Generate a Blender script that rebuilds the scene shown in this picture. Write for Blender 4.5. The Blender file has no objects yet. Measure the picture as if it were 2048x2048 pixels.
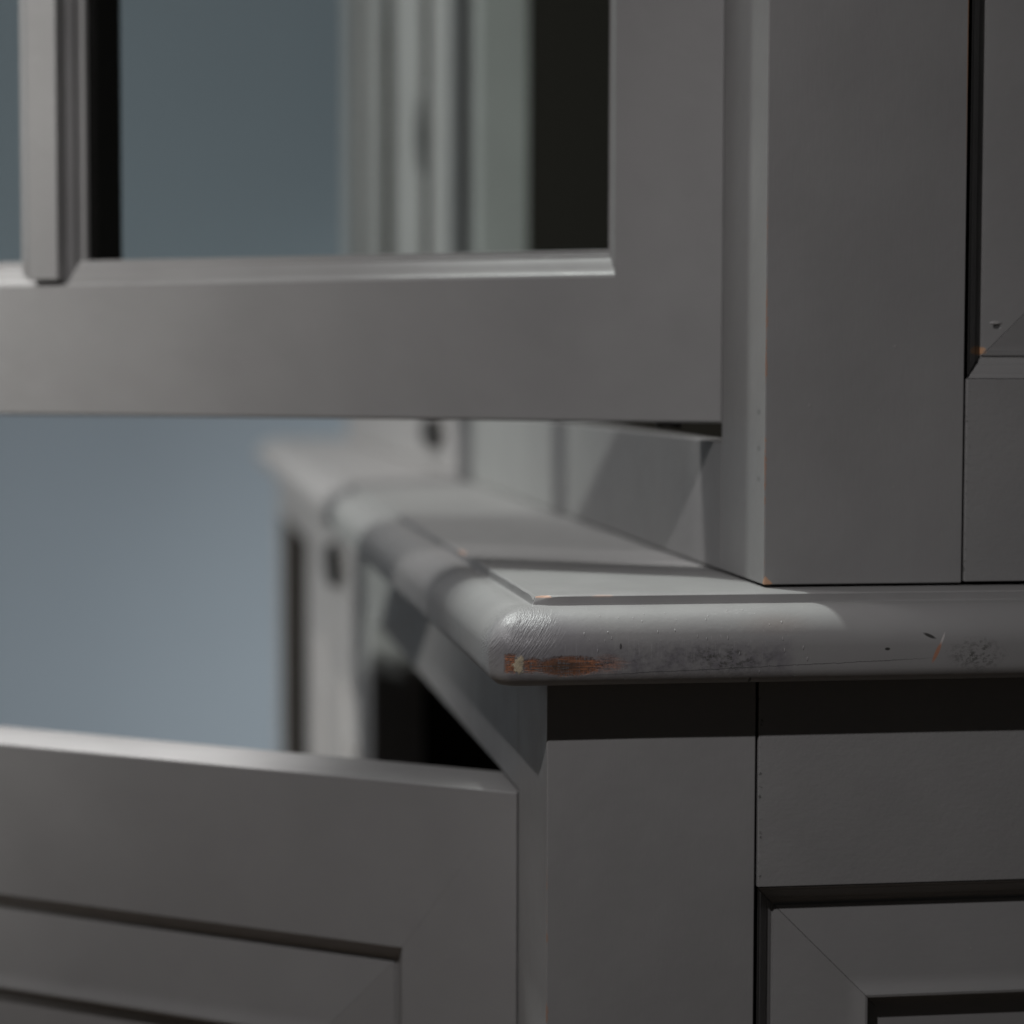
import bpy, bmesh, math, random
from mathutils import Vector, Matrix, noise
sc = bpy.context.scene
ZC = 860.0          # height of the worktop above the floor, mm; builders below work in mm with z = 0 at the worktop shoulder
def M(x, y, z): return Vector((x/1000.0, y/1000.0, (z+ZC)/1000.0))

# ------------------------------------------------------------------ camera
yaw, pitch, roll = math.radians(8.45), math.radians(-3.39), math.radians(0.15)
F_PX = 4702.0
fw = Vector((math.sin(yaw)*math.cos(pitch), math.cos(yaw)*math.cos(pitch), math.sin(pitch)))
rt = Vector((math.cos(yaw), -math.sin(yaw), 0)); up = rt.cross(fw)
rt2 = rt*math.cos(roll)+up*math.sin(roll); up2 = -rt*math.sin(roll)+up*math.cos(roll)
cd = bpy.data.cameras.new('camera'); cam = bpy.data.objects.new('camera', cd); sc.collection.objects.link(cam)
cd.sensor_width = 36; cd.lens = F_PX/2048*36; cd.clip_start = 0.02; cd.clip_end = 60
m3 = Matrix((rt2, up2, -fw)).transposed()
cam.matrix_world = Matrix.Translation(M(-131.42, -800.69, 79.91)) @ m3.to_4x4()
cd.dof.use_dof = True; cd.dof.focus_distance = 0.812; cd.dof.aperture_fstop = 6.0; cd.dof.aperture_blades = 0
sc.camera = cam

# ------------------------------------------------------------------ world, exposure
w = bpy.data.worlds.new("World"); sc.world = w; w.use_nodes = True
w.node_tree.nodes['Background'].inputs[0].default_value = (0.9, 0.95, 1.0, 1)
w.node_tree.nodes['Background'].inputs[1].default_value = 0.02
sc.view_settings.view_transform = 'Standard'; sc.view_settings.look = 'None'
sc.view_settings.exposure = 0; sc.view_settings.gamma = 1; sc.view_settings.use_curve_mapping = False
sc.render.engine = 'CYCLES'

# ------------------------------------------------------------------ lamps
def area(name, pos, target, sx, sy, watts, col):
    l = bpy.data.lights.new(name, 'AREA'); l.shape = 'RECTANGLE'; l.size = sx; l.size_y = sy; l.energy = watts; l.color = col
    o = bpy.data.objects.new(name, l); sc.collection.objects.link(o); o.location = M(*pos)
    o.rotation_euler = (M(*target)-M(*pos)).to_track_quat('-Z', 'Y').to_euler(); return o
kl = bpy.data.lights.new('key_lamp', 'SPOT'); kl.energy = 16.2; kl.shadow_soft_size = 0.006; kl.color = (1.0, 0.975, 0.985)
kl.spot_size = math.radians(100); kl.spot_blend = 1.0
ko = bpy.data.objects.new('key_lamp', kl); sc.collection.objects.link(ko); ko.location = M(-340, -545, 560)
ko.rotation_euler = (M(-40, 60, -400)-M(-340, -545, 560)).to_track_quat('-Z', 'Y').to_euler()
area('window_light', (-760, 1050, 2650), (0, 60, 0), 1.0, 0.8, 62, (1.0, 0.99, 0.985))
area('side_light', (-1700, 1700, 800), (0, 1200, 0), 1.0, 1.0, 5.5, (0.97, 0.98, 1.0))
area('wall_fill', (-150, 2150, -640), (-60, 2900, 260), 0.4, 0.4, 4.2, (0.95, 0.98, 1.0))  # fill added behind the lower door, out of view, to grade the wall

k2 = bpy.data.lights.new('far_fill_spot', 'SPOT'); k2.energy = 1150; k2.shadow_soft_size = 0.04; k2.color = (1.0, 0.99, 0.96)  # added spot, cone shaped to brighten only the far half
k2.spot_size = math.radians(26.5); k2.spot_blend = 1.0
ko2 = bpy.data.objects.new('far_fill_spot', k2); sc.collection.objects.link(ko2); ko2.location = M(-2920, -1750, 1800)
ko2.rotation_euler = (M(80, 1390, 0)-M(-2920, -1750, 1800)).to_track_quat('-Z', 'Y').to_euler()

k3 = bpy.data.lights.new('corner_pool_spot', 'SPOT'); k3.energy = 320; k3.shadow_soft_size = 0.03; k3.color = (1.0, 0.99, 0.975)  # added overhead spot, narrow cone shaped to pool light on the near corner
k3.spot_size = math.radians(6.0); k3.spot_blend = 0.25
ko3 = bpy.data.objects.new('corner_pool_spot', k3); sc.collection.objects.link(ko3); ko3.location = M(-385, 835, 1994)
ko3.rotation_euler = (M(40, 0, 0)-M(-385, 835, 1994)).to_track_quat('-Z', 'Y').to_euler()

k4 = bpy.data.lights.new('door_top_fill_spot', 'SPOT'); k4.energy = 420; k4.shadow_soft_size = 0.03; k4.color = (1.0, 0.99, 0.985)  # added overhead spot to brighten the top face of the lower door
k4.spot_size = math.radians(15.5); k4.spot_blend = 0.35
ko4 = bpy.data.objects.new('door_top_fill_spot', k4); sc.collection.objects.link(ko4); ko4.location = M(-470, 430, 2000)
ko4.rotation_euler = (M(-330, 240, -78)-M(-470, 430, 2000)).to_track_quat('-Z', 'Y').to_euler()

# ------------------------------------------------------------------ node helpers
class G:
    def __init__(s, name):
        s.m = bpy.data.materials.new(name); s.m.use_nodes = True; s.t = s.m.node_tree; s.n = s.t.nodes; s.l = s.t.links
        s.b = s.n['Principled BSDF']
    def put(s, sock, v):
        if isinstance(v, bpy.types.NodeSocket): s.l.new(v, sock)
        else: sock.default_value = v
    def ma(s, op, a, b=None, c=None, clamp=False):
        n = s.n.new('ShaderNodeMath'); n.operation = op; n.use_clamp = clamp; s.put(n.inputs[0], a)
        if b is not None: s.put(n.inputs[1], b)
        if c is not None: s.put(n.inputs[2], c)
        return n.outputs[0]
    def coord(s):
        tc = s.n.new('ShaderNodeTexCoord'); mp = s.n.new('ShaderNodeMapping'); s.l.new(tc.outputs['Object'], mp.inputs[0])
        mp.inputs['Scale'].default_value = (1000, 1000, 1000); mp.inputs['Location'].default_value = (0, 0, -ZC); return mp.outputs[0]
    def sep(s, v):
        n = s.n.new('ShaderNodeSeparateXYZ'); s.l.new(v, n.inputs[0]); return n.outputs[0], n.outputs[1], n.outputs[2]
    def noise(s, vec, scale, detail=4, rough=0.55, stretch=None, off=(0, 0, 0)):
        mp = s.n.new('ShaderNodeMapping'); s.l.new(vec, mp.inputs[0]); mp.inputs['Scale'].default_value = stretch or (1, 1, 1); mp.inputs['Location'].default_value = off
        n = s.n.new('ShaderNodeTexNoise'); s.l.new(mp.outputs[0], n.inputs['Vector']); n.inputs['Scale'].default_value = scale
        n.inputs['Detail'].default_value = detail; n.inputs['Roughness'].default_value = rough; return n.outputs[0]
    def mix(s, f, a, b):
        n = s.n.new('ShaderNodeMix'); n.data_type = 'RGBA'; s.put(n.inputs[0], f)
        s.put(n.inputs[6], a); s.put(n.inputs[7], b); return n.outputs[2]
    def ramp(s, f, lo, hi, a=0.0, b=1.0):
        n = s.n.new('ShaderNodeMapRange'); s.put(n.inputs[0], f); n.inputs[1].default_value = lo; n.inputs[2].default_value = hi
        n.inputs[3].default_value = a; n.inputs[4].default_value = b; return n.outputs[0]
    def box(s, x, z, cx, cz, hx, hz, soft=1.0):   # 1 inside, 0 outside, ramp of `soft` mm
        dx = s.ma('SUBTRACT', s.ma('ABSOLUTE', s.ma('SUBTRACT', x, cx)), hx)
        dz = s.ma('SUBTRACT', s.ma('ABSOLUTE', s.ma('SUBTRACT', z, cz)), hz)
        return s.ramp(s.ma('MAXIMUM', dx, dz), soft, -soft)
    def ell(s, x, z, cx, cz, rx, rz, soft=0.3):
        a = s.ma('DIVIDE', s.ma('SUBTRACT', x, cx), rx); b = s.ma('DIVIDE', s.ma('SUBTRACT', z, cz), rz)
        return s.ramp(s.ma('SQRT', s.ma('ADD', s.ma('MULTIPLY', a, a), s.ma('MULTIPLY', b, b))), 1+soft, 1-soft)
    def mx(s, *a):
        r = a[0]
        for q in a[1:]: r = s.ma('MAXIMUM', r, q)
        return r
    def bump(s, h, strength, dist, prev=None):
        n = s.n.new('ShaderNodeBump'); n.inputs['Strength'].default_value = strength; n.inputs['Distance'].default_value = dist/1000.0
        s.put(n.inputs['Height'], h)
        if prev is not None: s.l.new(prev, n.inputs['Normal'])
        return n.outputs[0]
PAINT = (0.201, 0.198, 0.195, 1); UNDER = (0.128, 0.121, 0.132, 1); WOOD = (0.42, 0.16, 0.065, 1); RAW = (0.42, 0.25, 0.16, 1)

def paint_base(g, v, grain):
    st = {'z': (1, 1, .12), 'x': (.12, 1, 1), 'y': (1, .12, 1), 'n': (1, 1, 1)}[grain]
    big = g.noise(v, 0.012, 3); mid = g.noise(v, 0.09, 3, .5, st)
    c = g.mix(g.ramp(big, .3, .7), tuple(k*.93 for k in PAINT[:3])+(1,), tuple(k*1.06 for k in PAINT[:3])+(1,))
    c = g.mix(g.ma('MULTIPLY', g.ramp(mid, .45, .75), .25), c, (0.196, 0.186, 0.190, 1))
    fine = g.noise(v, 1.1, 3, .6, st); lump = g.noise(v, .16, 2, .5)
    h = g.ma('ADD', g.ma('MULTIPLY', fine, .35), lump)
    return c, h
def paint(name, grain='n', rough=.50, wear=None):
    g = G(name); v = g.coord(); x, y, z = g.sep(v); c, h = paint_base(g, v, grain)
    # sparse dust nibs, pin dents and faint rubbed spots
    vo = g.n.new('ShaderNodeTexVoronoi'); g.l.new(v, vo.inputs['Vector']); vo.inputs['Scale'].default_value = .045
    spot = g.ramp(vo.outputs['Distance'], .035, .02)
    c = g.mix(g.ma('MULTIPLY', spot, .22), c, (0.27, 0.26, 0.25, 1))
    nrm = g.bump(h, .28, .35); nrm = g.bump(spot, .2, .3, nrm)
    if wear: c, nrm = wear(g, v, x, y, z, c, nrm)
    g.put(g.b.inputs['Base Color'], c); g.put(g.b.inputs['Normal'], nrm)
    g.put(g.b.inputs['Roughness'], g.ramp(g.noise(v, .05, 4), .3, .7, rough-.06, rough+.07))
    g.b.inputs['Specular IOR Level'].default_value = .5
    return g.m

def arris_wear(px, py, segs):
    """bare wood showing in a hair line along a vertical arris at (px, py); segs = [(z0, z1, width, strength)]"""
    def f(g, v, x, y, z, c, nrm):
        d = g.ma('ADD', g.ma('ABSOLUTE', g.ma('SUBTRACT', x, px)), g.ma('ABSOLUTE', g.ma('SUBTRACT', y, py)))
        jag = g.noise(v, .9, 5, .7); slow = g.noise(v, .07, 3, .6, (0, 0, 1), (3, 5, 1))
        for z0, z1, wd, stg in segs:
            inz = g.box(z, z, (z0+z1)/2, (z0+z1)/2, (z1-z0)/2, (z1-z0)/2, 4)
            th = g.ma('MULTIPLY', g.ma('MULTIPLY', g.ramp(slow, .38, .56, .1, 1), wd), g.ramp(jag, .3, .7, .4, 1.5))
            m = g.ma('MULTIPLY', g.ramp(g.ma('SUBTRACT', d, th), .18, -.1), g.ma('MULTIPLY', inz, stg))
            c = g.mix(m, c, (0.25, 0.155, 0.115, 1))
        return c, nrm
    return f
def corner_up(g, v, x, y, z, c, nrm):
    c, nrm = arris_wear(80.4, 13.4, [(22, 110, .75, .85), (126, 140, .5, .5), (3, 22, .5, .35)])(g, v, x, y, z, c, nrm)
    jag = g.noise(v, .8, 4, .7)
    d = g.ma('ADD', g.ma('ADD', g.ma('ABSOLUTE', g.ma('SUBTRACT', x, 81.0)), g.ma('ABSOLUTE', g.ma('SUBTRACT', y, 13.4))), g.ma('ABSOLUTE', g.ma('SUBTRACT', z, 5)))
    c = g.mix(g.ramp(g.ma('ADD', d, jag), 3.4, 2.8), c, RAW)
    # brown hair line at the gap side of the stile, high up
    d2 = g.ma('ABSOLUTE', g.ma('SUBTRACT', x, 154.2))
    m = g.ma('MULTIPLY', g.ramp(d2, 1.1, .6), g.ramp(z, 150, 190))
    c = g.mix(g.ma('MULTIPLY', m, .8), c, (0.30, 0.15, 0.07, 1))
    # three filled pin holes on the front face
    for zz in (42, 53, 66):
        m = g.ell(y, z, 21+zz*.02, zz, 2.6, .9, .5); m = g.ma('MULTIPLY', m, g.ramp(x, 81.2, 80.6))
        c = g.mix(g.ma('MULTIPLY', m, .45), c, (.08, .08, .08, 1))
    return c, nrm

def ledge_wear(g, v, x, y, z, c, nrm):
    """bare wood on the corner of the lower moulding, and a filled nail hole on the mitre"""
    jx = g.ma('ADD', x, g.ma('MULTIPLY', g.ma('SUBTRACT', g.noise(v, .7, 4), .5), 4)); jz = g.ma('ADD', z, g.ma('MULTIPLY', g.ma('SUBTRACT', g.noise(v, 1.1, 4), .5), 1.6))
    c = g.mix(g.ell(jx, jz, 161.0, 88.4, 3.6, 1.5, .2), c, (.48, .28, .16, 1))
    nail = g.ell(x, z, 168.6, 97.0, 1.2, .8, .3); c = g.mix(g.ma('MULTIPLY', nail, .85), c, (.03, .03, .03, 1))
    lip = g.ell(x, z, 168.2, 98.4, 1.7, .6, .4); c = g.mix(g.ma('MULTIPLY', lip, .5), c, (.34, .33, .32, 1))
    nrm = g.bump(g.ma('SUBTRACT', lip, nail), .8, .6, nrm)
    ridge = g.noise(v, 1.0, 2, .5, (.02, 1, 1.6)); nrm = g.bump(g.ma('MULTIPLY', ridge, g.box(z, z, 83, 83, 6, 6, 1)), .5, .5, nrm)
    return c, nrm
def nibs(g, v, x, y, z, c, nrm):
    """paint nibs and tiny dirt specks where the rails meet the posts"""
    near = g.mx(g.ma('MULTIPLY', g.ramp(g.ma('ABSOLUTE', g.ma('SUBTRACT', x, 76.2)), 1.3, .4), g.ramp(z, 1, 0)), g.ma('MULTIPLY', g.ramp(g.ma('ABSOLUTE', g.ma('SUBTRACT', x, 155.4)), 1.3, .4), g.ramp(z, 0, 1)))
    n = g.noise(v, .45, 5, .75); dk = g.ma('MULTIPLY', g.ramp(n, .58, .63), near); lt = g.ma('MULTIPLY', g.ramp(n, .40, .35), near)
    c = g.mix(g.ma('MULTIPLY', dk, .8), c, (.03, .03, .028, 1)); c = g.mix(g.ma('MULTIPLY', lt, .5), c, (.34, .33, .32, 1))
    return c, g.bump(n, .5, .3, nrm)
def nosing_mat():
    g = G('worn_grey_paint'); v = g.coord(); x, y, z = g.sep(v); c, h = paint_base(g, v, 'n')
    n1 = g.noise(v, .35, 5, .65); n2 = g.noise(v, 1.3, 5, .7); n3 = g.noise(v, .9, 4, .6, (.15, 1, 2.2), (7, 3, 1)); n4 = g.noise(v, .22, 4, .6, (1, 1, 1), (31, 4, 8))
    jx = g.ma('ADD', x, g.ma('MULTIPLY', g.ma('SUBTRACT', n1, .5), 7)); jz = g.ma('ADD', z, g.ma('MULTIPLY', g.ma('SUBTRACT', n2, .5), 3.0))
    kx = g.ma('ADD', x, g.ma('MULTIPLY', g.ma('SUBTRACT', n3, .5), 9))
    front = g.ramp(y, -8, -12)                                   # only the end side nosing
    # rubbed-through undercoat band
    ub = g.ma('MULTIPLY', g.box(jx, jz, 32, -17.5, 48, 5.0, 3.0), front)
    ub = g.ma('MULTIPLY', ub, g.ramp(n4, .38, .62, .35, .95))
    c = g.mix(ub, c, UNDER)
    rub = g.ma('MULTIPLY', g.ell(jx, jz, -6, -11, 20, 9, .35), front)
    c = g.mix(g.ma('MULTIPLY', rub, .6), c, (0.165, 0.158, 0.168, 1))
    # bare red-brown wood
    wood = g.mx(g.ell(kx, jz, 4, -19.0, 11.5, 3.3, .12), g.ell(kx, jz, -8.8, -18.6, 3.0, 2.4, .25), g.box(x, jz, -16.4, -17.8, 1.7, 3.0, .35),
                g.ma('MULTIPLY', g.ell(kx, jz, 17, -18.4, 4.5, 2.2, .7), .55))
    wood = g.ma('MULTIPLY', wood, front)
    fib = g.noise(v, 1.6, 4, .7, (.10, 1, 2.4)); vert = g.noise(v, 1.5, 3, .6, (2.2, 1, .10), (3, 1, 4))
    wood = g.ma('MULTIPLY', wood, g.ramp(g.ma('ADD', fib, g.ma('MULTIPLY', vert, .7)), .70, .80))
    wc = g.mix(g.ramp(g.ma('ADD', g.ma('MULTIPLY', fib, .6), g.ma('MULTIPLY', n2, .4)), .42, .60), (0.045, 0.018, 0.012, 1), (0.46, 0.19, 0.095, 1))
    dk = g.ma('MULTIPLY', g.ell(kx, jz, 1.5, -19.2, 8.5, 2.6, .6), g.ramp(n2, .3, .6, .5, 1)); wc = g.mix(dk, wc, (0.035, 0.022, 0.014, 1))
    c = g.mix(wood, c, wc)
    # cream filler chip
    chip = g.ma('MULTIPLY', g.ell(jx, jz, -13.4, -18.2, 1.5, 3.0, .12), front)
    c = g.mix(chip, c, (0.40, 0.34, 0.24, 1))
    # dirty smudges
    sm = g.mx(g.ell(jx, jz, 57, -17.5, 15, 4.2, .6), g.ma('MULTIPLY', g.ell(jx, jz, 33, -17, 14, 4.0, .7), .5), g.ma('MULTIPLY', g.ell(jx, jz, 147, -17, 8, 4.5, .5), .9))
    sm = g.ma('MULTIPLY', g.ma('MULTIPLY', sm, front), g.ma('MULTIPLY', g.ramp(g.noise(v, .55, 5, .75, (1, 1, 1.3), (5, 8, 2)), .47, .58), g.ramp(n4, .35, .55, .25, 1)))
    c = g.mix(g.ma('MULTIPLY', sm, .85), c, (0.045, 0.045, 0.04, 1))
    br = g.ma('MULTIPLY', g.ma('MULTIPLY', g.ell(jx, jz, 76, -6, 9, 2.5, .7), front), .30); c = g.mix(br, c, (0.19, 0.15, 0.13, 1))
    sp = g.mx(g.ell(x, z, 115, -14.7, .9, .5, .2), g.ell(g.ma('ADD', x, g.ma('MULTIPLY', z, 1.6)), z, 113.5, -10.4, 1.2, 1.0, .3), g.ell(x, z, 21.5, -12.5, .35, 1.0, .2), g.ell(x, z, 67, -25, .5, 1.0, .3))
    c = g.mix(g.ma('MULTIPLY', g.ma('MULTIPLY', sp, front), .9), c, (.015, .014, .012, 1))
    # slanting orange nick
    sx = g.ma('SUBTRACT', x, g.ma('MULTIPLY', z, .42))
    nick = g.ma('MULTIPLY', g.ell(sx, z, 139.5, -16.2, .75, 3.2, .25), front); pale = g.ma('MULTIPLY', g.ell(sx, z, 139.6, -12.0, .40, 2.4, .3), front)
    c = g.mix(pale, c, (.36, .34, .33, 1)); c = g.mix(nick, c, (.30, .15, .10, 1))
    # long hair crack
    ck = g.ma('ABSOLUTE', g.ma('SUBTRACT', z, g.ma('ADD', g.ma('MULTIPLY', x, .034), g.ma('ADD', -23.2, g.ma('MULTIPLY', n1, 1.2)))))
    ck = g.ma('MULTIPLY', g.ma('MULTIPLY', g.ramp(ck, .22, .05), g.box(x, x, 70, 70, 55, 55, 10)), front)
    c = g.mix(g.ma('MULTIPLY', ck, .7), c, (.03, .03, .03, 1))
    # bare arris chips on the bead
    ch2 = g.mx(g.ell(jx, y, -2.2, -5.6, 2.4, 1.6, .2), g.ma('MULTIPLY', g.ell(jx, y, 18, -5.6, 3.2, .7, .3), .3), g.ma('MULTIPLY', g.ell(x, y, -5.4, 192, 1.6, 9, .4), .6))
    ch2 = g.ma('MULTIPLY', ch2, g.ramp(z, 2.4, 2.9)); c = g.mix(ch2, c, (.52, .33, .24, 1))
    # short pale scratches
    vo = g.n.new('ShaderNodeTexVoronoi'); mp = g.n.new('ShaderNodeMapping'); g.l.new(v, mp.inputs[0]); mp.inputs['Scale'].default_value = (1.6, 1, .5); g.l.new(mp.outputs[0], vo.inputs['Vector']); vo.inputs['Scale'].default_value = .24
    worn = g.ma('MULTIPLY', g.box(jx, jz, 30, -13, 60, 11, 5), front)
    scr = g.ma('MULTIPLY', g.ramp(vo.outputs['Distance'], .10, .05), worn)
    c = g.mix(g.ma('MULTIPLY', scr, .45), c, (.40, .39, .39, 1))
    hl = g.noise(v, 1.4, 2, .5, (3.2, 1, .07), (9, 2, 2)); hl = g.ma('MULTIPLY', g.ramp(hl, .66, .70), worn); c = g.mix(g.ma('MULTIPLY', hl, .30), c, (.36, .35, .36, 1))
    nrm = g.bump(h, .07, .3); nrm = g.bump(g.ma('SUBTRACT', 1.0, wood), .7, .45, nrm)
    dent = g.ma('MULTIPLY', g.noise(v, .38, 4, .6), worn); nrm = g.bump(dent, .2, .5, nrm)
    scuff = g.ma('MULTIPLY', n2, g.ma('MAXIMUM', ub, sm)); nrm = g.bump(scuff, .3, .25, nrm)
    # brushed rub marks slanting over the corner
    rot = g.n.new('ShaderNodeMapping'); g.l.new(v, rot.inputs[0]); rot.inputs['Rotation'].default_value = (0, math.radians(55), 0); r2 = g.n.new('ShaderNodeMapping'); g.l.new(rot.outputs[0], r2.inputs[0]); r2.inputs['Scale'].default_value = (.20, .4, 2.6)
    bn = g.n.new('ShaderNodeTexNoise'); g.l.new(r2.outputs[0], bn.inputs['Vector']); bn.inputs['Scale'].default_value = 1.0; bn.inputs['Detail'].default_value = 3
    corner = g.ma('MULTIPLY', g.ell(x, z, -14, -9, 13, 11, .4), g.ramp(y, 6, -4)); nrm = g.bump(g.ma('MULTIPLY', bn.outputs[0], corner), .8, .5, nrm)
    nrm = g.bump(g.mx(scr, chip, g.ma('MULTIPLY', sp, -1)), .6, .5, nrm)
    ro = g.ramp(g.noise(v, .06, 4), .3, .7, .42, .52); ro = g.ma('ADD', ro, g.ma('MULTIPLY', wood, .18)); ro = g.ma('SUBTRACT', ro, g.ma('MULTIPLY', corner, .04))
    g.put(g.b.inputs['Base Color'], c); g.put(g.b.inputs['Normal'], nrm); g.put(g.b.inputs['Roughness'], ro)
    return g.m

def plain(name, col, rough=.6, metal=0, bump=.3, scale=.2):
    g = G(name); v = g.coord(); n = g.noise(v, scale, 4)
    g.put(g.b.inputs['Base Color'], g.mix(g.ramp(n, .3, .7), tuple(k*.94 for k in col)+(1,), tuple(min(1, k*1.05) for k in col)+(1,)))
    g.b.inputs['Roughness'].default_value = rough; g.b.inputs['Metallic'].default_value = metal
    g.b.inputs['Specular IOR Level'].default_value = .15 if rough > .8 else .5
    g.put(g.b.inputs['Normal'], g.bump(n, bump, .5)); return g.m
def glass_mat():
    g = G('pane_glass'); t = g.n.new('ShaderNodeBsdfTransparent'); t.inputs[0].default_value = (.90, .93, .92, 1)
    gl = g.n.new('ShaderNodeBsdfGlossy'); gl.inputs['Roughness'].default_value = .02; gl.inputs[0].default_value = (1, 1, 1, 1)
    fr = g.n.new('ShaderNodeFresnel'); fr.inputs[0].default_value = 1.5; mx = g.n.new('ShaderNodeMixShader')
    ge = g.n.new('ShaderNodeNewGeometry'); g.put(mx.inputs[0], g.ma('MULTIPLY', fr.outputs[0], g.ma('SUBTRACT', 1.0, ge.outputs['Backfacing']))); g.l.new(t.outputs[0], mx.inputs[1]); g.l.new(gl.outputs[0], mx.inputs[2])
    g.l.new(mx.outputs[0], g.n['Material Output'].inputs[0]); return g.m
MT = dict(z=paint('grey_paint_upright', 'z'), x=paint('grey_paint_rail', 'x'), y=paint('grey_paint_long_rail', 'y'), n=paint('grey_paint', 'n'),
          lowpost=paint('grey_paint_low_post', 'z', wear=arris_wear(0, 0, [(-190, -96, .8, .75)])),
          uppost=paint('grey_paint_up_post', 'z', wear=corner_up), top=nosing_mat(), glass=glass_mat(),
          panelup=paint('grey_paint_chipped_panel', 'x', wear=ledge_wear), xr=paint('grey_paint_nibbed_rail', 'x', wear=nibs),
          inside=plain('dark_baked_shade', (.012, .010, .008), .9), iron=plain('dark_iron', (.022, .020, .018), .5, .6),  # inside: near-black colour carries the shade of the unlit interior
          wall=plain('blue_grey_plaster', (.238, .278, .312), .9, 0, .05, .001), floor=plain('brown_floor', (.12, .09, .065), .6))

# ------------------------------------------------------------------ mesh helpers (mm)
def link(name, bm, mat, parent=None, label=None, smooth=True, frame=None):
    bmesh.ops.recalc_face_normals(bm, faces=bm.faces)
    me = bpy.data.meshes.new(name); bm.to_mesh(me); bm.free()
    me.materials.append(mat); o = bpy.data.objects.new(name, me); sc.collection.objects.link(o)
    if parent: o.parent = parent
    if label: o['label'] = label
    if smooth:
        wn = o.modifiers.new('weighted normals', 'WEIGHTED_NORMAL'); wn.keep_sharp = True; wn.weight = 80
        me.polygons.foreach_set('use_smooth', [True]*len(me.polygons))
        try: me.set_sharp_from_angle(angle=math.radians(28))
        except Exception: pass
    return o
class Fr:
    """local frame: s along the door, t inwards (behind its outer face), z up"""
    def __init__(s, ox, oy, ang=None):
        s.o = (ox, oy); s.a = ang
        if ang is not None:
            a = math.radians(ang); s.d = (-math.sin(a), math.cos(a)); s.n = (math.cos(a), math.sin(a))
    def __call__(s, q, t, z):
        if s.a is None: return M(s.o[0]+q, s.o[1]+t, z)
        return M(s.o[0]+s.d[0]*q+s.n[0]*t, s.o[1]+s.d[1]*q+s.n[1]*t, z)
W = Fr(0, 0)
def box(bm, x0, x1, y0, y1, z0, z1, bev=.5, fr=W, seg=2):
    vs = [bm.verts.new(fr(x, y, z)) for z in (z0, z1) for x, y in ((x0, y0), (x1, y0), (x1, y1), (x0, y1))]
    fs = [bm.faces.new([vs[i] for i in q]) for q in ((3, 2, 1, 0), (4, 5, 6, 7), (0, 1, 5, 4), (1, 2, 6, 5), (2, 3, 7, 6), (3, 0, 4, 7))]
    if bev > 0:
        es = {e for f in fs for e in f.edges}
        bmesh.ops.bevel(bm, geom=list(es), offset=bev/1000, segments=seg, affect='EDGES', profile=.5)
    return bm
def prism(poly, z0, z1, bev=.6, fr=W):
    bm = bmesh.new(); a = [bm.verts.new(fr(x, y, z0)) for x, y in poly]; b = [bm.verts.new(fr(x, y, z1)) for x, y in poly]
    n = len(poly); bm.faces.new(a[::-1]); bm.faces.new(b)
    for i in range(n): bm.faces.new((a[i], a[(i+1) % n], b[(i+1) % n], b[i]))
    bmesh.ops.bevel(bm, geom=list(bm.edges), offset=bev/1000, segments=3, affect='EDGES', profile=.5); return bm
PROF = [(0, 0), (.2, .4), (.5, 1.1), (1.0, 1.7), (1.6, 2.0), (2.1, 3.0), (3.0, 4.3), (4.2, 5.6), (5.0, 6.6), (5.4, 7.5), (6.6, 8.0), (7.4, 8.8), (8.1, 8.8), (8.3, 8.2),
        (9.5, 8.0), (20, 6.8), (34, 5.2), (36, 4.9), (38, 4.3), (39.6, 3.4), (40.8, 2.9), (41.7, 3.1), (42.2, 4.0), (42.5, 7), (43, 9.2), (47, 10.6)]
CR = [.17, .45]
def corners(x0, x1, z0, z1, d, t, crack):
    """a rectangle ring inset by d at depth t; each corner is three points so that the mitre reads as a hair crack"""
    c = CR[0] if crack else .001; k = CR[1] if crack else 0; out = []
    for (x, z), (ax, az), (bx, bz) in (((x0+d, z0+d), (0, 1), (1, 0)), ((x1-d, z0+d), (-1, 0), (0, 1)), ((x1-d, z1-d), (0, -1), (-1, 0)), ((x0+d, z1-d), (1, 0), (0, -1))):
        out += [(x+ax*c, t, z+az*c), (x, t+k, z), (x+bx*c, t, z+bz*c)]
    return out
def bridge(bm, R, cap=True):
    n = len(R[0])
    for a, b in zip(R, R[1:]):
        for i in range(n): bm.faces.new((a[i], a[(i+1) % n], b[(i+1) % n], b[i]))
    if cap: bm.faces.new(R[-1])
def rings(fr, x0, x1, z0, z1, prof, cap=True):
    """concentric mitred rectangles: a moulded frame round a sunk panel, looking along +t"""
    bm = bmesh.new(); R = [[bm.verts.new(fr(*p)) for p in corners(x0, x1, z0, z1, d, t, True)] for d, t in prof]
    bridge(bm, R, cap); return bm
def keep_mitre(o):   # flat shade the four mitres
    for p in o.data.polygons: pass
def empty(name, loc, label, cat, group=None):
    o = bpy.data.objects.new(name, None); sc.collection.objects.link(o); o.location = loc; o['label'] = label; o['category'] = cat
    if group: o['group'] = group
    o.empty_display_size = .05; return o

# ------------------------------------------------------------------ setting
bm = bmesh.new(); box(bm, -4200, 1800, 2900, 3000, -ZC, 2000, 0); o = link('wall', bm, MT['wall']); o['kind'] = 'structure'; o['label'] = 'plain blue grey wall out of focus behind the cupboard'
bm = bmesh.new(); box(bm, -4200, 1800, -2500, 2900, -ZC-50, -ZC, 0); o = link('floor', bm, MT['floor']); o['kind'] = 'structure'; o['label'] = 'dark floor the cupboard stands on'

# ------------------------------------------------------------------ BASE CABINET
LY = 1930.0; DX = 520.0
base = empty('base_cabinet', (0, 0, 0), 'grey painted base cabinet with open doors, carrying the worn rounded worktop', 'cabinet')
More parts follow.
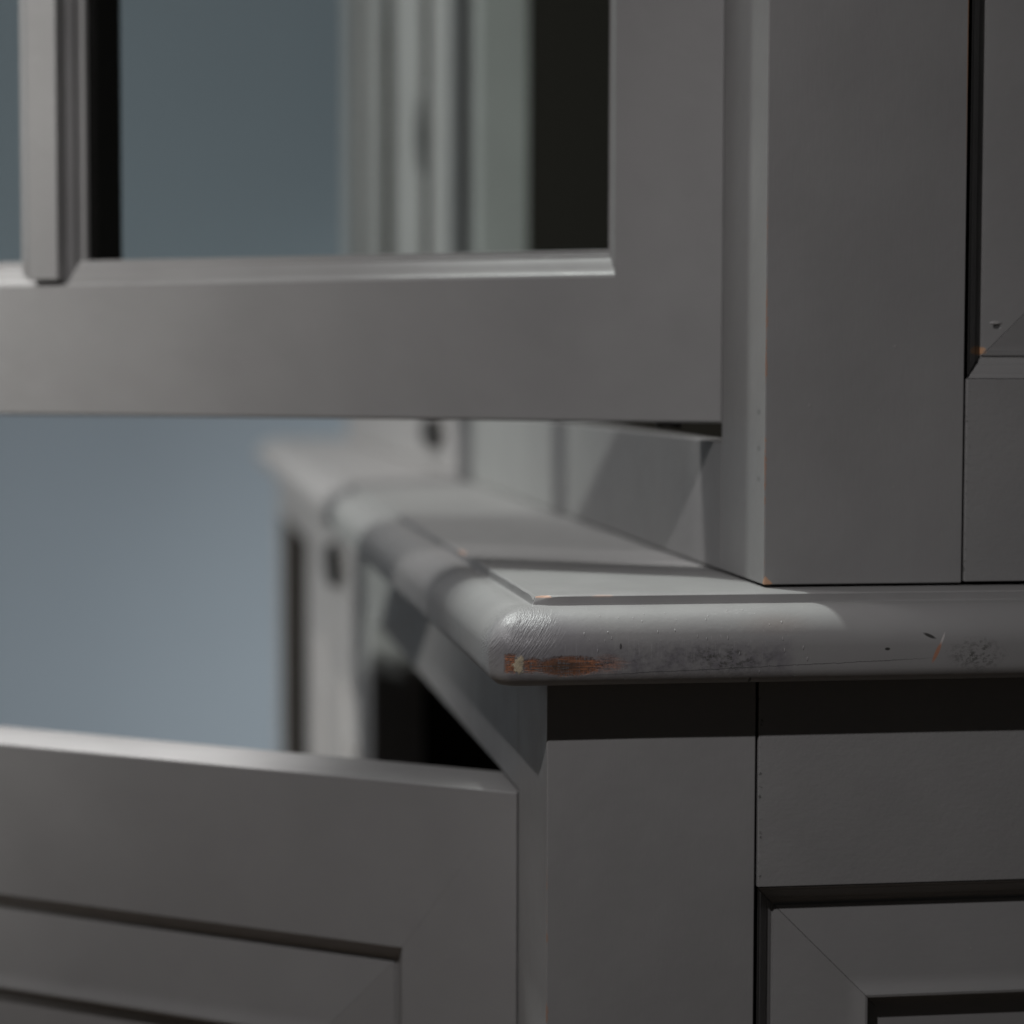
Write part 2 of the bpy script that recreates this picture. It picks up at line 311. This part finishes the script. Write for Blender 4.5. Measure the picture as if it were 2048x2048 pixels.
# worktop: a nosing profile swept round the top
prof = [(4.9, 3.53), (5.4, 3.4), (5.85, 3.0), (6.0, 1.0), (6.25, .35), (6.9, .02), (8.5, 0)]
for i in range(1, 15):
    a = math.radians(90-90*i/14); prof.append((8.5+14.5*math.cos(a), -13.5+13.5*math.sin(a)))
prof += [(22.95, -17), (22.7, -20)]
for i in range(1, 9):
    a = math.radians(-90*i/8); prof.append((16.7+6.0*math.cos(a)-.0, -20.2+6.0*math.sin(a)))
prof += [(8, -26.2)]
def ring_path(o, z, idx):
    r = .35+max(0, o-6.2)*.40; pts = []
    def wob(s, k): return (noise.noise(Vector((s*.09, k*3.7, 1)))*.22+noise.noise(Vector((s*.45, k*1.3, 5)))*.10) if idx in (0, 1, 2) else noise.noise(Vector((s*.02, 3, 9)))*.10
    n = 96
    xs = [DX-(DX-190)*i/8 for i in range(8)]+[190-(190+o-r)*i/n for i in range(n+1)]
    xs = [x if x > -o+r else -o+r for x in xs]
    for x in xs:
        q = wob(x, 1); zz = z
        if idx in (0, 1, 2): zz = z-[.5, 1.3, 1.7][idx]*math.exp(-((x+6)/4.5)**2)
        pts.append((x, -o+q*(1 if x > -o+r+1 else .3), zz))
    for i in range(1, 8):
        a = math.radians(-90-90*i/8); zz = z-([.5, 1.3, 1.7][idx] if idx < 3 else 0); pts.append((-o+r+r*math.cos(a), -o+r+r*math.sin(a), zz))
    y0 = -o+r; y1 = LY+o-r
    for i in range(61):
        y = y0+(300-y0)*i/60; zz = z-([.4, 1.0, 1.3][idx]*math.exp(-((y+6)/4)**2) if idx < 3 else 0); pts.append((-o+wob(y, 2)*(0 if i == 0 else 1), y, zz))
    for i in range(1, 13): pts.append((-o, 300+(y1-300)*i/12, z))
    for i in range(1, 8):
        a = math.radians(180-90*i/8); pts.append((-o+r+r*math.cos(a), y1+r*math.sin(a), z))
    pts.append((-o+r, LY+o, z)); pts.append((DX, LY+o, z)); return pts
bm = bmesh.new(); R = [[bm.verts.new(M(*p)) for p in ring_path(o_, z_, k)] for k, (o_, z_) in enumerate(prof)]
n = len(R[0])
for a, b in zip(R, R[1:]):
    for i in range(n): bm.faces.new((a[i], a[(i+1) % n], b[(i+1) % n], b[i]))
bm.faces.new(R[0]); bm.faces.new(R[-1][::-1])
top = link('worktop', bm, MT['top'], base, 'rounded worktop edge chipped to red brown wood at its near corner')
# near corner post
link('corner_post', prism([(0, 0), (74.7, 0), (74.7, 22), (33, 22), (33, 66), (0, 66)], -ZC, -26.5, .7), MT['lowpost'], base, 'near corner post with bare wood showing along its edge')
bm = bmesh.new(); box(bm, 0.0, 33, 66.15, LY-30.2, -76.64, -26.5, .45); link('front_rail', bm, MT['y'], base)
bm = bmesh.new(); box(bm, 0, 33, 66.15, LY-30.2, -ZC+1, -ZC+90, .5); link('bottom_rail', bm, MT['y'], base)
for y0, y1 in ((690, 740), (1285, 1380)):
    bm = bmesh.new(); box(bm, 0, 33, y0, y1, -ZC+90.5 if y1 < LY else -ZC, -77 if y1 < LY else -26.5, .6); link('front_post', bm, MT['z'], base)
bm = bmesh.new(); box(bm, 0, 5, LY-30, LY, -ZC, -26.5, .6); link('front_post', bm, MT['z'], base)
# end frame and sunk panel
bm = bmesh.new(); box(bm, 75.55, 470, -.2, 22, -101.6, -26.5, .5); link('end_rail', bm, MT['xr'], base)
bm = bmesh.new(); box(bm, 75.55, 470, -.2, 22, -ZC+60, -720, .5); link('end_rail', bm, MT['xr'], base)
bm = bmesh.new(); box(bm, 470.6, DX, 0, 22, -ZC, -26.5, .5); link('back_post', bm, MT['z'], base)
link('end_panel', rings(Fr(0, -.2), 75.6, 469.9, -719.9, -101.7, PROF), MT['x'], base)
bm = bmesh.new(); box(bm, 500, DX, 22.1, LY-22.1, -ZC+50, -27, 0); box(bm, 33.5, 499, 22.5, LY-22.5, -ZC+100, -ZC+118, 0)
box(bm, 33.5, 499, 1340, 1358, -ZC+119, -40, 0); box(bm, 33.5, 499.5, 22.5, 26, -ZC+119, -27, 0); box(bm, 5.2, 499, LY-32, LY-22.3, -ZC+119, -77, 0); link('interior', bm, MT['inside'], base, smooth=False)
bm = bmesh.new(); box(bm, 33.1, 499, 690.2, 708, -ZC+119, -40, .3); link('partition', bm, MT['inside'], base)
bm = bmesh.new(); box(bm, 5.2, DX, LY-22, LY, -ZC, -26.5, .5); link('far_side', bm, MT['x'], base)
def panel_door(fr, wdt, z0, z1, stile, rail, name='door', th=22, label=None):
    """framed door: two stiles and two rails mitred round a moulded sunk panel, all one face"""
    bm = bmesh.new(); ring = []; CR[:] = [.10, .10]
    for d, t in [(0, th), (0, .9), (.3, .3), (.9, 0)]: ring.append([bm.verts.new(fr(*p)) for p in corners(0, wdt, z0, z1, d, t, False)])
    for d, t in PROF: ring.append([bm.verts.new(fr(*p)) for p in corners(stile, wdt-stile, z0+rail, z1-rail, d, t, True)])
    bridge(bm, ring); bm.faces.new(ring[0][::-1])
    return link(name, bm, MT['n'], base if label is None else base, label)
panel_door(Fr(-.4, 66.4, 54.05), 618, -ZC+92, -77.72, 50, 65, th=38, label='near panelled door standing open')
# middle pair of closed doors, and a dark catch on the rail
for y0, y1 in ((741, 1012), (1014, 1284)):
    panel_door(Fr(-1, y0, 0), y1-y0, -ZC+92, -78.5, 50, 65)
def disc(x, y, z, ry, rz, out, name, parent, seg=28):
    bm = bmesh.new(); R = []
    for k, (s, o_) in enumerate(((1, 0), (1, out*.5), (.86, out*.85), (.55, out))):
        R.append([bm.verts.new(M(x-o_, y+ry*s*math.cos(2*math.pi*i/seg), z+rz*s*math.sin(2*math.pi*i/seg))) for i in range(seg)])
    for a, b in zip(R, R[1:]):
        for i in range(seg): bm.faces.new((a[i], a[(i+1) % seg], b[(i+1) % seg], b[i]))
    bm.faces.new(R[-1]); bm.faces.new(R[0][::-1]); return link(name, bm, MT['iron'], parent)
disc(-.05, 985, -66, 54, 17, 9, 'catch', base)

# ------------------------------------------------------------------ UPPER CABINET
UX, UY, UZ = 80.4, 13.4, 4.4; UT = 1050; UL = LY+10
upc = empty('glazed_upper_cabinet', (0, 0, 0), 'grey painted upper cabinet with an open glazed door, standing on the worktop', 'cabinet')
link('corner_post', prism([(UX, UY), (154.0, UY), (154.0, 35), (113, 35), (113, 79), (UX, 79)], UZ, UT, .7), MT['uppost'], upc, 'near corner post with a chipped lower corner')
bm = bmesh.new(); box(bm, UX, 92, 79.2, UL-66, UZ, 53.5, .5); box(bm, 92.05, 113, 79.2, UL-66, UZ, 36, .3); link('front_rail', bm, MT['y'], upc)
bm = bmesh.new(); box(bm, UX, 113, 79.2, UL-66, UT-60, UT, .5); link('front_rail', bm, MT['y'], upc)
for y0, y1 in ((775, 830), (1345, 1405), (UL-65.8, UL)):
    bm = bmesh.new(); box(bm, UX, 113, y0, y1, 54 if y1 < UL else UZ, UT-60.5 if y1 < UL else UT, .8); link('front_post', bm, MT['z'], upc)
bm = bmesh.new(); box(bm, 154.75, 430, UY-.1, 35, UZ+.5, 78.2, .5); link('end_rail', bm, MT['xr'], upc)
bm = bmesh.new(); box(bm, 154.75, 430, UY-.1, 35, UT-75, UT, .5); link('end_rail', bm, MT['xr'], upc)
bm = bmesh.new(); box(bm, 430.6, 480, UY, 35, UZ, UT, .5); link('back_post', bm, MT['z'], upc)
CR[:] = [.17, .45]
link('end_panel', rings(Fr(0, UY-.1), 154.9, 429.9, 78.3, UT-75.2, PROF), MT['panelup'], upc)
bm = bmesh.new(); box(bm, 460, 480, 35.2, UL-22.1, UZ, UT, 0); box(bm, 113.5, 459, 35.5, UL-22.5, UZ+2, UZ+20, 0); box(bm, 113.5, 459, 35.5, UL-22.5, UT-20, UT-2, 0)
box(bm, 113.5, 459, 1360, 1378, UZ+21, UT-21, 0); box(bm, 113.5, 459.5, 35.3, 38, UZ+21, UT-21, 0); link('interior', bm, MT['inside'], upc, smooth=False)
bm = bmesh.new(); box(bm, 113.1, 459, 775.2, 793, UZ+21, UT-21, .3); link('partition', bm, MT['inside'], upc)
bm = bmesh.new(); box(bm, 113.2, 480, UL-22, UL, UZ, UT, .5); link('far_side', bm, MT['x'], upc)
bm = bmesh.new(); box(bm, UX, 480, UY, UL, UT+.5, UT+20, .8); link('top_board', bm, MT['n'], upc)
# closed middle and far doors: plain leaves split by deep vertical grooves
def leaf(y0, y1, t0=-7):
    bm = bmesh.new(); box(bm, UX+t0, UX+18, y0, y1, 62, UT-62, 2.5)
    for a, b in ((y0+46, y0+58), (y1-58, y1-46)): pass
    return link('closed_door', bm, MT['z'], upc)
for y0, y1 in ((834, 1012), (1064, 1305), (1418, 1610), (1700, UL-70)): leaf(y0, y1)
for y in (1040, 1342): 
    zc = 267 if y == 1040 else 425
    disc(UX-.1, y, zc, 36, 38, 12, 'escutcheon', upc)
disc(UX-.05, 1030, 33, 52, 13, 9, 'catch', upc)
for y0 in (1060.5, 1340, 1414.5, 1696.5):  # near-black strips added so the gaps between the leaves look shaded
    bm = bmesh.new(); box(bm, UX-7.5, UX-.2, y0, y0+3.3, 62.5, UT-62.5, .3); link('gap_shade_strip', bm, MT['inside'], upc)
# near glazed door
D = Fr(80.4, 77.44, 56.87); DW = 630.0; Z0, Z1 = 60.74, UT-64
bm = bmesh.new(); zb = Z0+56.2; zt = Z1-56; TH = 34
ringo = [[(0, TH), (0, .9), (.3, .3), (.9, 0)]]
def q4(d, t, s0, s1, z0_, z1_): return [bm.verts.new(D(x, t, z)) for x, z in ((s0+d, z0_+d), (s1-d, z0_+d), (s1-d, z1_-d), (s0+d, z1_-d))]
GP = [(0, 0), (.3, .25), (.8, .5), (1.2, 1.4), (2.2, 2.4), (3.4, 3.6), (4.2, 4.8), (4.8, 5.0), (5.0, 6.2), (5.9, 6.4), (6.1, 11)]
RR = [q4(0, TH, 0, DW, Z0, Z1), q4(0, 1.8, 0, DW, Z0, Z1), q4(.35, .7, 0, DW, Z0, Z1), q4(.9, .15, 0, DW, Z0, Z1), q4(1.6, 0, 0, DW, Z0, Z1)]
for d, t in GP:
    k = d/6.1; RR.append([bm.verts.new(D(x, t, z)) for x, z in ((44.3+d, zb+d*1.9), (DW-44.3-d, zb+d*1.9), (DW-44.3-d, zt-d), (44.3+d, zt-d))])
RR.append(q4(50.4, TH, 0, DW, Z0+17.4, Z1-12)); RR[-1]
for a, b in zip(RR, RR[1:]+RR[:1]):
    for i in range(4): bm.faces.new((a[i], a[(i+1) % 4], b[(i+1) % 4], b[i]))
gd = link('glazed_door', bm, MT['n'], upc, 'open glazed door with a wide bottom rail')
bm = bmesh.new()
bmesh.ops.create_cone(bm, cap_ends=True, segments=24, radius1=.0048, radius2=.0055, depth=.0022, matrix=Matrix.Translation(D(25, 8, Z0-1.0)))
link('stop_button', bm, MT['iron'], gd)
# muntin: a proud flat bar with moulded sides, ending over the rail moulding, and a deep back bar
bm = bmesh.new(); c0 = 314.8
box(bm, 303.4, 319.2, -4.6, 4, zb+2.6, zt-2, .7, D)
for sg in (1, -1):
    pr = [(9.35, 2.0), (10.2, 2.2), (12.0, 3.0), (14.0, 4.6), (14.6, 7.4), (16.2, 8.0), (17.0, 8.8), (17.2, 11.0)]
    a = [bm.verts.new(D(c0-sg*s, t, zb+1.5+(s-9)*.7)) for s, t in pr]; b = [bm.verts.new(D(c0-sg*s, t, zt-1.5)) for s, t in pr]
    for i in range(len(pr)-1): bm.faces.new((a[i], a[i+1], b[i+1], b[i]))
mu = link('muntin', bm, MT['z'], gd)
bm = bmesh.new(); box(bm, c0-17, c0+15, 13.5, 37, zb+9, zt-5, .6, D); link('muntin_back', bm, MT['inside'], gd)  # back bar coloured near-black to hold the shade behind the glass
for s0, s1 in ((50.6, c0-13), (c0+13, DW-50.6)):
    bm = bmesh.new(); box(bm, s0-3, s1+3, 11.1, 13.4, zb+9.5, zt-4.5, 0, D); link('glass_pane', bm, MT['glass'], gd, smooth=False)
